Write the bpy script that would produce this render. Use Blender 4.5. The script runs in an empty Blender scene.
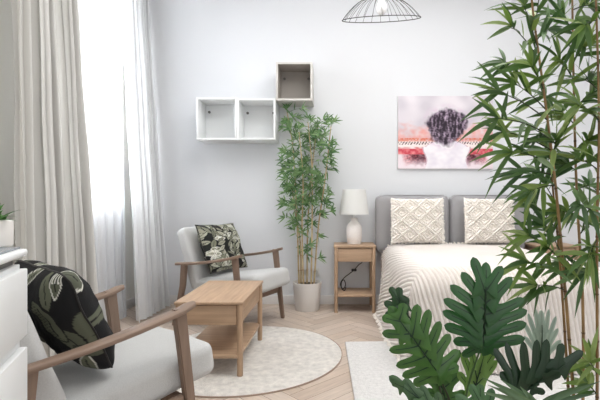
import bpy, bmesh, math, random
from mathutils import Vector, Matrix, noise, Euler
PI = math.pi
R = math.radians
C = bpy.context.scene.collection
SC = bpy.context.scene

# ---------------------------------------------------------------- camera, light, exposure
FPX, HX, HY, CH = 440.0, 337.0, 202.0, 0.97      # focal length in px, vanishing point, camera height
cam = bpy.data.objects.new('camera', bpy.data.cameras.new('camera'))
C.objects.link(cam)
cam.location = (0, 0, CH)
cam.rotation_euler = (PI / 2, 0, 0)
cam.data.sensor_width = 36
cam.data.lens = 36 * FPX / 600
cam.data.shift_x = (300 - HX) / 600
cam.data.shift_y = (HY - 200) / 600
cam.data.clip_start = 0.05
SC.camera = cam

W = bpy.data.worlds.new('world'); SC.world = W; W.use_nodes = True
bg = W.node_tree.nodes['Background']
bg.inputs[0].default_value = (0.94, 0.96, 1.0, 1)
bg.inputs[1].default_value = 0.7

def area(name, loc, rot, sx, sy, e, col):
    l = bpy.data.lights.new(name, 'AREA'); l.shape = 'RECTANGLE'; l.size = sx; l.size_y = sy; l.energy = e; l.color = col
    o = bpy.data.objects.new(name, l); C.objects.link(o); o.location = loc; o.rotation_euler = rot
    return o
area('window_daylight', (-2.35, 3.28, 2.0), (0, R(-90), 0), 2.2, 0.9, 88, (0.93, 0.96, 1.0))
area('ceiling_fill', (0.5, 2.0, 3.15), (0, 0, 0), 2.4, 2.4, 70, (1.0, 0.985, 0.965))  # added overhead fill for back wall and bed top, not a real fitting
area('rear_fill', (1.9, -1.5, 1.9), (R(86), 0, R(38)), 1.8, 1.9, 13, (1.0, 0.98, 0.96))  # added fill from behind the camera towards the left wall, no window there

SC.view_settings.view_transform = 'Standard'
SC.view_settings.look = 'None'
SC.view_settings.exposure = 0.20
SC.view_settings.gamma = 1.0
SC.view_settings.use_curve_mapping = False
SC.cycles.max_bounces = 8
SC.cycles.transparent_max_bounces = 24

# ---------------------------------------------------------------- helpers
def lin(c):
    return tuple((x / 255 / 12.92) if x / 255 <= 0.04045 else ((x / 255 + 0.055) / 1.055) ** 2.4 for x in c)
def pt(px, py, Y):
    return Vector(((px - HX) * Y / FPX, Y, CH - (py - HY) * Y / FPX))
def lerp(a, b, t): return a + (b - a) * t
def smooth(a, b, x):
    t = max(0, min(1, (x - a) / (b - a))); return t * t * (3 - 2 * t)
def nz(*p): return noise.noise(Vector(p))

def mat(name, col, rough=0.6, bump=0, bscale=60, var=0, vscale=8, attr=False, sheen=0, spec=0.4, metal=0, stretch=None, uv=False, bdist=0.01):
    m = bpy.data.materials.new(name); m.use_nodes = True
    nt = m.node_tree; N = nt.nodes; L = nt.links
    b = N['Principled BSDF']
    b.inputs['Base Color'].default_value = (*lin(col), 1)
    b.inputs['Roughness'].default_value = rough
    b.inputs['Metallic'].default_value = metal
    b.inputs['Specular IOR Level'].default_value = spec
    if sheen: b.inputs['Sheen Weight'].default_value = sheen
    tc = N.new('ShaderNodeTexCoord')
    src = tc.outputs['UV' if uv else 'Object']
    if stretch:
        mp = N.new('ShaderNodeMapping'); mp.inputs['Scale'].default_value = stretch
        L.new(src, mp.inputs['Vector']); src = mp.outputs[0]
    colout = None
    if attr:
        at = N.new('ShaderNodeAttribute'); at.attribute_name = 'Col'; colout = at.outputs['Color']
        L.new(colout, b.inputs['Base Color'])
    if var:
        n = N.new('ShaderNodeTexNoise'); n.inputs['Scale'].default_value = vscale; n.inputs['Detail'].default_value = 5
        n.inputs['Roughness'].default_value = 0.6
        L.new(src, n.inputs['Vector'])
        r = N.new('ShaderNodeValToRGB')
        r.color_ramp.elements[0].position = 0.3; r.color_ramp.elements[1].position = 0.7
        r.color_ramp.elements[0].color = (1 - var,) * 3 + (1,)
        r.color_ramp.elements[1].color = (1 + var * 0.5,) * 3 + (1,)
        L.new(n.outputs['Fac'], r.inputs['Fac'])
        mx = N.new('ShaderNodeMix'); mx.data_type = 'RGBA'; mx.blend_type = 'MULTIPLY'; mx.inputs[0].default_value = 1
        if colout: L.new(colout, mx.inputs[6])
        else: mx.inputs[6].default_value = (*lin(col), 1)
        L.new(r.outputs[0], mx.inputs[7]); L.new(mx.outputs[2], b.inputs['Base Color'])
    if bump:
        n2 = N.new('ShaderNodeTexNoise'); n2.inputs['Scale'].default_value = bscale; n2.inputs['Detail'].default_value = 3
        L.new(src, n2.inputs['Vector'])
        bp = N.new('ShaderNodeBump'); bp.inputs['Strength'].default_value = bump; bp.inputs['Distance'].default_value = bdist
        L.new(n2.outputs['Fac'], bp.inputs['Height']); L.new(bp.outputs[0], b.inputs['Normal'])
    return m

def wood(name, col, axis, var=0.22):
    s = {'x': (0.5, 7, 7), 'y': (7, 0.5, 7), 'z': (7, 7, 0.5)}[axis]
    return mat(name, col, rough=0.5, var=var, vscale=7, stretch=s, bump=0.15, bscale=14, bdist=0.002)

def sheer(name, col, tr, transl):
    m = bpy.data.materials.new(name); m.use_nodes = True
    nt = m.node_tree; N = nt.nodes; L = nt.links
    b = N['Principled BSDF']; out = N['Material Output']
    N.remove(b)
    d = N.new('ShaderNodeBsdfDiffuse'); d.inputs[0].default_value = (*lin(col), 1)
    t = N.new('ShaderNodeBsdfTranslucent'); t.inputs[0].default_value = (*lin(col), 1)
    x = N.new('ShaderNodeBsdfTransparent')
    m1 = N.new('ShaderNodeMixShader'); m1.inputs[0].default_value = transl
    L.new(d.outputs[0], m1.inputs[1]); L.new(t.outputs[0], m1.inputs[2])
    if tr:
        m2 = N.new('ShaderNodeMixShader'); m2.inputs[0].default_value = tr
        L.new(m1.outputs[0], m2.inputs[1]); L.new(x.outputs[0], m2.inputs[2])
        L.new(m2.outputs[0], out.inputs[0])
    else: L.new(m1.outputs[0], out.inputs[0])
    return m

def obj(name, bm, m, parent=None, smooth_ang=40, loc=None):
    me = bpy.data.meshes.new(name)
    bmesh.ops.recalc_face_normals(bm, faces=bm.faces) if smooth_ang != -1 else None
    bm.to_mesh(me); bm.free()
    for mm in (m if isinstance(m, (list, tuple)) else [m]): me.materials.append(mm)
    o = bpy.data.objects.new(name, me); C.objects.link(o)
    if parent: o.parent = parent
    if loc is not None: o.location = loc
    if smooth_ang == -1: me.shade_smooth()
    elif smooth_ang:
        me.shade_smooth()
        try: me.set_sharp_from_angle(angle=R(smooth_ang))
        except Exception: pass
    return o
def thing(name, label, cat, loc=(0, 0, 0), rotz=0, group=None):
    o = bpy.data.objects.new(name, None); C.objects.link(o); o.empty_display_size = 0.1
    o.location = loc; o.rotation_euler = (0, 0, rotz)
    o['label'] = label; o['category'] = cat
    if group: o['group'] = group
    return o
def tag(o, label, cat, group=None):
    o['label'] = label; o['category'] = cat
    if group: o['group'] = group
    return o
def struct(name, bm, m, **k):
    o = obj(name, bm, m, **k); o['kind'] = 'structure'; return o

def rbox(bm, c, s, bev=0.003, seg=2, M=None):
    g = bmesh.ops.create_cube(bm, size=1)
    vs = g['verts']
    for v in vs: v.co = Vector((v.co.x * s[0], v.co.y * s[1], v.co.z * s[2]))
    if bev:
        es = list({e for v in vs for e in v.link_edges})
        r = bmesh.ops.bevel(bm, geom=es, offset=bev, segments=seg, profile=0.5, affect='EDGES')
        vs = list({v for f in r['faces'] for v in f.verts} | {v for v in vs if v.is_valid})
    for v in vs:
        v.co = v.co + Vector(c)
        if M is not None: v.co = M @ v.co
    return vs
def B(c, s, bev=0.003, seg=2, M=None):
    bm = bmesh.new(); rbox(bm, c, s, bev, seg, M); return bm
def BX(x0, x1, y0, y1, z0, z1, bev=0.003, seg=2):
    return B(((x0 + x1) / 2, (y0 + y1) / 2, (z0 + z1) / 2), (abs(x1 - x0), abs(y1 - y0), abs(z1 - z0)), bev, seg)
def tube(bm, pts, rad, n=8, cap=True, mi=0):
    pts = [Vector(p) for p in pts]
    if not isinstance(rad, (list, tuple)): rad = [rad] * len(pts)
    rings = []; up = None
    for i, p in enumerate(pts):
        d = (pts[min(i + 1, len(pts) - 1)] - pts[max(i - 1, 0)])
        d = d.normalized() if d.length > 1e-9 else Vector((0, 0, 1))
        if up is None: up = d.orthogonal().normalized()
        up = (up - d * up.dot(d))
        up = up.normalized() if up.length > 1e-6 else d.orthogonal().normalized()
        w = d.cross(up)
        rings.append([bm.verts.new(p + (up * math.cos(2 * PI * k / n) + w * math.sin(2 * PI * k / n)) * rad[i]) for k in range(n)])
    for a, b in zip(rings, rings[1:]):
        for k in range(n):
            f = bm.faces.new((a[k], a[(k + 1) % n], b[(k + 1) % n], b[k])); f.material_index = mi
    if cap:
        for r_ in (rings[0], rings[-1]):
            f = bm.faces.new(r_); f.material_index = mi
def lathe(bm, prof, n=48, c=(0, 0, 0), close=False):
    c = Vector(c); rings = []
    for r_, z in prof:
        if r_ < 1e-6: rings.append([bm.verts.new(c + Vector((0, 0, z)))])
        else: rings.append([bm.verts.new(c + Vector((r_ * math.cos(2 * PI * k / n), r_ * math.sin(2 * PI * k / n), z))) for k in range(n)])
    for a, b in zip(rings, rings[1:]):
        for k in range(n):
            k2 = (k + 1) % n
            q = [a[k % len(a)], a[k2 % len(a)], b[k2 % len(b)], b[k % len(b)]]
            u = []
            for v in q:
                if v not in u: u.append(v)
            if len(u) > 2: bm.faces.new(u)
def grid(bm, nu, nv, fn, closed_u=False, mi=None):
    vs = [[bm.verts.new(fn(i / nu, j / nv)) for j in range(nv + 1)] for i in range(nu + 1)]
    for i in range(nu):
        for j in range(nv):
            f = bm.faces.new((vs[i][j], vs[i + 1][j], vs[i + 1][j + 1], vs[i][j + 1]))
            if mi: f.material_index = mi(i, j)
    return vs
def spline(pts, n=6):
    pts = [Vector(p) for p in pts]; out = []
    for i in range(len(pts) - 1):
        p0 = pts[max(i - 1, 0)]; p1 = pts[i]; p2 = pts[i + 1]; p3 = pts[min(i + 2, len(pts) - 1)]
        for k in range(n):
            t = k / n
            out.append(0.5 * ((2 * p1) + (p2 - p0) * t + (2 * p0 - 5 * p1 + 4 * p2 - p3) * t * t + (3 * p1 - p0 - 3 * p2 + p3) * t ** 3))
    out.append(pts[-1]); return out
def cushion(sx, sy, sz, r=0.04, puff=0.15, n=14, c=(0, 0, 0), M=None, wob=0.0, seed=0):
    """a soft rounded block; puff swells the top and bottom faces"""
    bm = bmesh.new()
    bmesh.ops.create_cube(bm, size=2)
    bmesh.ops.subdivide_edges(bm, edges=bm.edges[:], cuts=n, use_grid_fill=True)
    hx, hy, hz = sx / 2, sy / 2, sz / 2
    for v in bm.verts:
        a, b_, d = v.co
        p = Vector((a * hx, b_ * hy, d * hz))
        q = Vector((max(-hx + r, min(hx - r, p.x)), max(-hy + r, min(hy - r, p.y)), max(-hz + r, min(hz - r, p.z))))
        e = p - q
        if e.length > 1e-9:
            m_ = max(abs(e.x), abs(e.y), abs(e.z)); e = e.normalized() * m_
        p = q + e
        u, w = p.x / hx, p.y / hy
        p.z *= 1 + puff * (1 - u * u) * (1 - w * w)
        if wob: p += Vector((nz(p.x * 9 + seed, p.y * 9, p.z * 9), nz(p.y * 9, p.x * 9, seed), nz(p.z * 8, p.x * 8, p.y * 8 + seed))) * wob
        v.co = p + Vector(c)
        if M is not None: v.co = M @ v.co
    return bm
def frame_from(origin, xdir, zdir):
    x = Vector(xdir).normalized(); z = Vector(zdir); z = (z - x * z.dot(x)).normalized(); y = z.cross(x)
    M = Matrix((x, y, z)).transposed().to_4x4(); M.translation = Vector(origin); return M

# ---------------------------------------------------------------- materials
M_wall = mat('wall_paint', (223, 225, 228), 0.9, bump=0.03, bscale=120)
M_cream = mat('cream_wall_paint', (240, 238, 232), 0.9)
M_white = mat('white_trim', (232, 230, 228), 0.5)
M_ceil = mat('ceiling_paint', (235, 235, 235), 0.9)
M_floor = mat('oak_floor', (200, 180, 160), 0.42, attr=True, var=0.16, vscale=5, uv=True, stretch=(1.2, 14, 1), bump=0.08, bscale=8, bdist=0.002)
M_oak_x = wood('light_oak_along_width', (184, 155, 128), 'x')
M_oak_y = wood('light_oak_along_depth', (184, 155, 128), 'y')
M_oak_z = wood('light_oak_upright', (182, 153, 126), 'z')
M_chairwood = wood('grey_brown_beech', (134, 113, 98), 'x', 0.15)
M_chairwood_z = wood('grey_brown_beech_upright', (134, 113, 98), 'z', 0.15)
M_fab = mat('chair_upholstery', (197, 198, 197), 0.95, bump=0.5, bscale=420, var=0.10, vscale=260, sheen=0.3, bdist=0.004)
M_grey = mat('grey_headboard_fabric', (166, 165, 167), 0.95, bump=0.3, bscale=300, var=0.05, vscale=200, sheen=0.3)
M_spread = mat('ivory_ribbed_cover', (226, 219, 213), 0.95, bump=0.3, bscale=160, sheen=0.3, bdist=0.004)
M_tuft = mat('ivory_tufted_cushion', (248, 242, 234), 0.95, bump=0.6, bscale=150, sheen=0.3, bdist=0.006)
M_rug = mat('cream_pile_rug', (246, 241, 233), 1.0, bump=0.8, bscale=170, var=0.22, vscale=26, sheen=0.4, bdist=0.02)
M_rug2 = mat('pale_grey_pile_rug', (244, 242, 239), 1.0, bump=0.8, bscale=170, var=0.14, vscale=45, sheen=0.4, bdist=0.02)
M_rugedge = mat('rug_binding', (170, 150, 135), 0.9)
M_lacq = mat('white_lacquer', (236, 238, 238), 0.35)
M_taupe = mat('taupe_lacquer', (206, 203, 198), 0.45)
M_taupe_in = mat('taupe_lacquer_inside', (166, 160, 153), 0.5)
M_steel = mat('bracket_steel', (120, 118, 115), 0.4, metal=0.7)
M_black = mat('black_wire', (32, 30, 30), 0.45)
M_pot = mat('white_pot', (226, 223, 219), 0.5)
M_soil = mat('pot_soil', (70, 58, 46), 1.0, bump=0.8, bscale=60)
M_cane = mat('bamboo_cane', (158, 128, 82), 0.45, attr=True, var=0.14, vscale=20)
M_canelt = mat('pale_bamboo_cane', (196, 176, 138), 0.5, attr=True)
M_twig = mat('dark_green_twig', (48, 58, 34), 0.6)
def leafmat(name, col, rough=0.4, var=0.25, transl=0.25):
    m = mat(name, col, rough, var=var, vscale=11, attr=True, spec=0.5)
    nt = m.node_tree; N = nt.nodes; L = nt.links; b = N['Principled BSDF']; out = N['Material Output']
    t = N.new('ShaderNodeBsdfTranslucent'); mx = N.new('ShaderNodeMixShader'); mx.inputs[0].default_value = transl
    src = b.inputs['Base Color'].links[0].from_socket
    L.new(src, t.inputs[0]); L.new(b.outputs[0], mx.inputs[1]); L.new(t.outputs[0], mx.inputs[2]); L.new(mx.outputs[0], out.inputs[0])
    return m
M_leaf = leafmat('bamboo_leaf', (90, 140, 60))
M_phil = leafmat('philodendron_leaf', (60, 110, 55), 0.36, 0.18, 0.12)
M_vein = mat('philodendron_vein', (24, 52, 30), 0.5)
M_silver = leafmat('silver_leaf', (150, 170, 160), 0.5, 0.1, 0.3)
M_shade = sheer('lamp_shade_linen', (246, 246, 244), 0, 0.45)
M_ceram = mat('white_speckled_ceramic', (232, 226, 222), 0.5, bump=0.25, bscale=90, var=0.06, vscale=70)
M_thick = sheer('beige_linen_curtain', (221, 220, 216), 0, 0.14)
M_sheer = sheer('white_voile', (240, 242, 246), 0.42, 0.55)
M_voile2 = sheer('white_voile_gathered', (238, 239, 240), 0.05, 0.32)
M_glass = bpy.data.materials.new('window_glass'); M_glass.use_nodes = True
_b = M_glass.node_tree.nodes['Principled BSDF']; _b.inputs['Transmission Weight'].default_value = 1; _b.inputs['Roughness'].default_value = 0.0; _b.inputs['IOR'].default_value = 1.0
M_bulb = mat('white_glass_bulb', (245, 245, 245), 0.2)
M_art = mat('painted_canvas', (255, 255, 255), 0.8, attr=True, bump=0.1, bscale=400)
M_pil = mat('printed_cotton', (255, 255, 255), 0.85, attr=True, bump=0.2, bscale=300)
M_top = mat('grey_stone_top', (150, 158, 165), 0.2, var=0.2, vscale=60)
M_sock = mat('socket_plastic', (214, 214, 212), 0.4)
M_ext = mat('outside_facade', (210, 214, 220), 0.9)

def paint(o, fn):
    """colour attribute per vertex from fn(vertex index, co) -> sRGB"""
    me = o.data
    at = me.attributes.new('Col', 'FLOAT_COLOR', 'POINT')
    for i, v in enumerate(me.vertices):
        at.data[i].color = (*lin(fn(i, v.co)), 1)

# ---------------------------------------------------------------- room shell
YW = 4.184; XL = -1.9; XR = 2.95; YR = -1.7; ZC = 3.2
# floor: herringbone planks
rnd = random.Random(3)
bm = bmesh.new(); uvl = bm.loops.layers.uv.new('UVMap'); cl = bm.verts.layers.float_color.new('Col')
PW, NL = 0.095, 5
base_cols = [(210, 192, 176), (215, 198, 183), (206, 187, 170), (217, 201, 187), (203, 184, 168), (212, 195, 180)]
ca, sa = math.cos(R(45)), math.sin(R(45))
def plank(x0, y0, w, h):
    g = 0.0012
    q = [(x0 + g, y0 + g), (x0 + w - g, y0 + g), (x0 + w - g, y0 + h - g), (x0 + g, y0 + h - g)]
    P = [(a * ca - b * sa + 0.5, a * sa + b * ca + 1.2) for a, b in q]
    P0 = [(min(max(x, XL), XR), min(max(y, YR), YW)) for x, y in P]
    cx = sum(p[0] for p in P) / 4; cy = sum(p[1] for p in P) / 4
    if cx < XL - 0.3 or cx > XR + 0.3 or cy < YR - 0.3 or cy > YW + 0.3: return
    # clamp along the wall lines by clipping the polygon
    poly = [(p, (u, v)) for p, (u, v) in zip(P, ([(0, 0), (w, 0), (w, h), (0, h)] if w > h else [(0, 0), (0, w), (h, w), (h, 0)]))]
    for ax, lim, sg in ((0, XL, 1), (0, XR, -1), (1, YR, 1), (1, YW, -1)):
        out = []
        for i in range(len(poly)):
            a, b = poly[i], poly[(i + 1) % len(poly)]
            da = (a[0][ax] - lim) * sg; db = (b[0][ax] - lim) * sg
            if da >= 0: out.append(a)
            if da * db < 0:
                t = da / (da - db)
                out.append((tuple(a[0][k] + (b[0][k] - a[0][k]) * t for k in (0, 1)), tuple(a[1][k] + (b[1][k] - a[1][k]) * t for k in (0, 1))))
        poly = out
        if len(poly) < 3: return
    col = lin(rnd.choice(base_cols)); k = rnd.uniform(0.86, 0.95); o1, o2 = rnd.uniform(0, 20), rnd.uniform(0, 20)
    vs = [bm.verts.new((p[0], p[1], 0)) for p, _ in poly]
    for v in vs: v[cl] = (col[0] * k, col[1] * k, col[2] * k, 1)
    f = bm.faces.new(vs)
    for l, (_, u) in zip(f.loops, poly): l[uvl].uv = (u[0] + o1, u[1] + o2)
for y in range(-60, 60):
    for k in range(-8, 9):
        plank((y + 2 * NL * k) * PW, y * PW, NL * PW, PW)
        plank(y * PW, (y - 2 * NL + 1 + 2 * NL * k) * PW, PW, NL * PW)
o = struct('floor', bm, M_floor, smooth_ang=0)
bm = BX(XL - 0.2, XR + 0.2, YR, YW + 0.2, -0.12, -0.002, 0)
struct('floor_base', bm, mat('floor_joint', (120, 98, 80), 0.9), smooth_ang=0)

struct('wall_back', BX(XL - 0.2, XR + 0.2, YW, YW + 0.15, 0, ZC, 0), M_wall, smooth_ang=0)
struct('wall_right', BX(XR, XR + 0.15, YR, YW, 0, ZC, 0), M_wall, smooth_ang=0)
struct('ceiling', BX(XL - 0.2, XR + 0.2, YR, YW + 0.15, ZC, ZC + 0.1, 0), M_ceil, smooth_ang=0)
# left wall with the window opening
WY0, WY1, WZ0, WZ1 = 2.86, 3.76, 0.94, 3.0
bm = bmesh.new()
XO = XL - 0.3
rbox(bm, ((XL + XO) / 2, (YR + WY0) / 2, ZC / 2), (0.3, WY0 - YR, ZC), 0)
rbox(bm, ((XL + XO) / 2, (WY1 + YW) / 2, ZC / 2), (0.3, YW - WY1, ZC), 0)
rbox(bm, ((XL + XO) / 2, (WY0 + WY1) / 2, WZ0 / 2), (0.3, WY1 - WY0, WZ0), 0)
rbox(bm, ((XL + XO) / 2, (WY0 + WY1) / 2, (WZ1 + ZC) / 2), (0.3, WY1 - WY0, ZC - WZ1), 0)
struct('wall_left', bm, M_cream, smooth_ang=0)
wf = bmesh.new()
xf = XL - 0.2
for y in (WY0 + 0.03, (WY0 + WY1) / 2, WY1 - 0.03): rbox(wf, (xf, y, (WZ0 + WZ1) / 2), (0.06, 0.06, WZ1 - WZ0), 0.004)
for z in (WZ0 + 0.03, WZ1 - 0.03, 2.35): rbox(wf, (xf, (WY0 + WY1) / 2, z), (0.055, WY1 - WY0 - 0.06, 0.06), 0.004)
w1 = struct('window_1', wf, M_white)
g = obj('pane', BX(xf - 0.004, xf + 0.004, WY0 + 0.03, WY1 - 0.03, WZ0 + 0.03, WZ1 - 0.03, 0), M_glass, w1)
sl = obj('window_sill', BX(XL - 0.17, XL + 0.02, WY0 - 0.0, WY1 + 0.0, WZ0, WZ0 + 0.025), M_white, w1)
# skirting
def skirt(name, x0, x1, y0, y1):
    struct(name, BX(x0, x1, y0, y1, 0.0, 0.085, 0.003), M_white)
skirt('baseboard_back', XL, XR, YW - 0.014, YW)
skirt('baseboard_left', XL, XL + 0.014, YR, YW - 0.014)
skirt('baseboard_right', XR - 0.014, XR, YR, YW - 0.014)

# ---------------------------------------------------------------- curtains
def drape(name, y0t, y1t, y0b, y1b, xt, xb, npl, amp, m, ztop=3.05, zbot=0.015, seed=1, ns=260, nzv=26, pinch=0):
    bm = bmesh.new()
    def f(s, t):
        z = lerp(ztop, zbot, t)
        ff = t ** 1.15
        # folds of uneven width
        s2 = s + 0.35 / npl * math.sin(2 * PI * s * 2.3 + seed) + 0.25 / npl * math.sin(2 * PI * s * 5.1 + seed * 2)
        y = lerp(lerp(y0t, y1t, s), lerp(y0b, y1b, s), ff)
        ph = 2 * PI * npl * s2 + 0.5 * nz(s * 4, t * 1.3, seed)
        a = amp * (0.75 + 0.5 * nz(s * 6 + 9, 0.4 * t, seed * 3)) * (0.8 + 0.35 * t)
        x = lerp(xt, xb, ff) + a * math.sin(ph) + 0.25 * a * math.sin(2.7 * ph + seed) + 0.012 * nz(s * 9, t * 5, seed)
        y += 0.35 * a * math.sin(2 * ph)
        return Vector((x, y, z))
    grid(bm, ns, nzv, f)
    o = obj(name, bm, m, smooth_ang=-1)
    return o
o = drape('linen_curtain', 2.33, 2.84, 2.33, 3.08, -1.715, -1.665, 7, 0.065, M_thick, seed=2.2)
tag(o, 'heavy beige linen curtain hanging in deep folds left of the window', 'curtain')
o = drape('sheer_curtain', 2.95, 3.70, 3.13, 3.70, -1.81, -1.77, 12, 0.020, M_sheer, seed=5.0)
tag(o, 'thin white sheer curtain spread flat across the bright window', 'curtain')
o = drape('gathered_sheer_curtain', 3.58, 4.09, 3.46, 4.10, -1.77, -1.58, 7, 0.045, M_voile2, seed=7.7, zbot=0.02)
tag(o, 'white sheer curtain gathered in the corner right of the window, flaring to the floor', 'curtain')
rod = bmesh.new(); tube(rod, [(-1.77, 2.2, 3.07), (-1.77, 4.15, 3.07)], 0.012, 10)
o = obj('curtain_rail', rod, M_white); tag(o, 'white curtain rail high above the window', 'curtain rail')

# ---------------------------------------------------------------- rugs
bm = bmesh.new()
lathe(bm, [(0, 0.012), (0.3, 0.012), (0.60, 0.012), (0.611, 0.010), (0.616, 0.006), (0.616, 0.0015), (0, 0.0015)], 96)
rug = thing('round_rug', 'round cream pile rug under the wooden side table', 'rug', (-0.587, 2.795, 0))
obj('rug_pile', bm, M_rug, rug)
bm = bmesh.new(); lathe(bm, [(0.6165, 0.001), (0.622, 0.001), (0.622, 0.008), (0.6165, 0.008), (0.6165, 0.001)], 96)
obj('binding', bm, M_rugedge, rug)
bm = BX(0, 2.3, -2.2, 0, 0.001, 0.02, 0.006)
o = obj('rectangular_rug', bm, M_rug2, loc=(0.055, 3.0, 0)); o.rotation_euler.z = R(2.0)
tag(o, 'rectangular pale grey pile rug running under the bed', 'rug')

# ---------------------------------------------------------------- wall cube shelves
def cube_shelf(label, x0, x1, z0, z1, depth, mo, mi_, screws, group=None):
    t = thing('cube_shelf', label, 'shelf', ((x0 + x1) / 2, YW, z0), 0, group)
    w = x1 - x0; h = z1 - z0; th = 0.017
    bm = bmesh.new()
    for sx in (-1, 1): rbox(bm, (sx * (w / 2 - th / 2), -depth / 2, h / 2), (th, depth, h), 0.0015)
    for zz in (th / 2, h - th / 2): rbox(bm, (0, -depth / 2, zz), (w - 2 * th, depth, th), 0.0015)
    obj('shelf_carcass', bm, mo, t)
    obj('back_panel', B((0, -0.030, h / 2), (w - 2 * th, 0.006, h - 2 * th), 0), mi_, t)
    # thin inner lining in the darker inside colour
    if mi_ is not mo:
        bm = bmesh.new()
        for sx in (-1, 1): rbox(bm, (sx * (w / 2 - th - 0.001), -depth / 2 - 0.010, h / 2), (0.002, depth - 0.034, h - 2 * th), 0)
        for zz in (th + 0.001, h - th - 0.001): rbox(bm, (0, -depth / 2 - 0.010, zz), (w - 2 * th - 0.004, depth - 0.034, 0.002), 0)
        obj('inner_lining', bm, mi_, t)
    for sx in screws:
        bm = bmesh.new()
        tube(bm, [(sx * (w / 2 - th - 0.032), -0.034, h - 0.085), (sx * (w / 2 - th - 0.032), -0.042, h - 0.085)], 0.012, 14)
        tube(bm, [(sx * (w / 2 - th - 0.032), -0.042, h - 0.085), (sx * (w / 2 - th - 0.032), -0.046, h - 0.085)], 0.006, 10)
        obj('hanging_bracket', bm, M_steel, t)
    return t
YF = YW - 0.27
sh = lambda px: (px - HX) * YF / FPX
zz_ = lambda py: CH - (py - HY) * YF / FPX
cube_shelf('white open cube shelf on the wall, left end of the row', sh(196.2), sh(236.6), zz_(139.6), zz_(97.3), 0.27, M_lacq, M_lacq, (-1,), 'cube shelves on the wall')
cube_shelf('white open cube shelf in the middle, touching the grey cube', sh(236.9), sh(275.4), zz_(139.6), zz_(98.3), 0.27, M_lacq, M_lacq, (-1, 1), 'cube shelves on the wall')
cube_shelf('grey open cube shelf mounted highest on the wall, above the bamboo', sh(275.9), sh(312.4), zz_(100.4), zz_(62), 0.27, M_taupe, M_taupe_in, (-1, 1), 'cube shelves on the wall')

# ---------------------------------------------------------------- picture
PX0, PX1, PZ0, PZ1 = (398.5 - HX) * 0.0094, (493.5 - HX) * 0.0094, 0, 0
YP = YW - 0.028
k_ = YP / FPX
px0, px1 = (398 - HX) * k_, (493 - HX) * k_
pz1, pz0 = CH - (95.8 - HY) * k_, CH - (168.8 - HY) * k_
pic = thing('canvas_picture', 'canvas print of a curly haired pianist seen from behind at a red piano', 'picture', ((px0 + px1) / 2, YW, pz0))
pw, ph = px1 - px0, pz1 - pz0
obj('stretched_canvas', B((0, -0.0145, ph / 2), (pw, 0.025, ph), 0.002), mat('canvas_side', (232, 226, 228), 0.8), pic)
def mixc(a, b, t): return tuple(a[i] + (b[i] - a[i]) * max(0, min(1, t)) for i in range(3))
def art(u, v):
    n1 = nz(u * 7, v * 7, 1.5); n2 = nz(u * 22, v * 22, 4.2); n3 = nz(u * 55, v * 55, 9.1)
    c = mixc((204, 198, 206), (226, 220, 225), 0.5 + n1)
    # washes beside the figure
    wash = smooth(0.33, 0.52, v + 0.05 * n2) * (1 - smooth(0.57, 0.60, v))
    side = 1 - smooth(0.30, 0.5, 0.5 - abs(u - 0.5)) if True else 0
    c = mixc(c, (226, 150, 140), wash * (0.45 + 0.5 * n2 + 0.35 * n1) * (1 - smooth(0.42, 0.5, 0.5 - abs(u - 0.5))))
    if 0.575 < v < 0.615: c = mixc(c, (216, 116, 92), 0.75 + n3)
    if 0.615 <= v < 0.63: c = (232, 190, 180)
    if 0.63 <= v < 0.70:
        c = (240, 226, 224)
        if v < 0.668 + 0.01 * n3 and (u * 34 + 0.6 * (v - 0.63) * 30) % 1 < 0.5 and n3 > -0.25: c = (70, 40, 50)
    if 0.70 <= v < 0.725: c = mixc((236, 222, 222), (200, 110, 110), 0.3 + n2)
    if 0.725 <= v < 0.80: c = mixc((200, 70, 84), (226, 140, 142), 0.3 + n2 + n3 * 0.5)
    if v >= 0.80:
        d = (1 - smooth(0.84, 0.97, v + 0.06 * n2)) * smooth(0.03, 0.10, min(u, 1 - u) + 0.02 * n2)
        e = smooth(0.03, 0.25, min(u, 1 - u))
        c = mixc((236, 222, 228), mixc((206, 120, 125), (70, 24, 36), e + n3 * 0.8), d * (0.85 + 0.6 * n2))
    # dress
    w = 0.235 + 0.02 * math.sin((v - 0.62) * 18) if v > 0.70 else 0.235 * smooth(0.58, 0.72, v) ** 0.5
    if v > 0.60 and abs(u - 0.51) < w - (0.02 if v > 0.95 else 0):
        c = mixc((242, 238, 242), (226, 220, 230), 0.4 + n1 + 0.5 * n2)
        if abs(u - 0.51) > w - 0.012: c = mixc(c, (190, 150, 165), 0.7)
    # hair
    r_ = math.hypot((u - 0.515) / 0.195, (v - 0.42) / 0.25) + 0.10 * n2 + 0.05 * n3 + 0.22 * n1
    if r_ < 1.12:
        dark = 0.62 + 0.9 * nz(u * 46, v * 15, 3.3) + 0.5 * n3
        hc = mixc((196, 176, 196), (44, 34, 46), dark + 0.25 * (1 - r_))
        c = mixc(c, hc, smooth(1.12, 0.85, r_) if False else 1 - smooth(0.88, 1.12, r_))
    elif r_ < 1.4: c = mixc(c, (206, 178, 200), (1.4 - r_) * 1.6 * (0.6 + n2))
    return c
bm = bmesh.new()
NU, NV = 200, 155
grid(bm, NU, NV, lambda s, t: Vector(((s - 0.5) * (pw - 0.003), -0.028, ph * (1 - t) + (t - 0.5) * 0.003)))
o = obj('print', bm, M_art, pic, smooth_ang=0)
paint(o, lambda i, co: art(co.x / pw + 0.5, 1 - co.z / ph))

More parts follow.
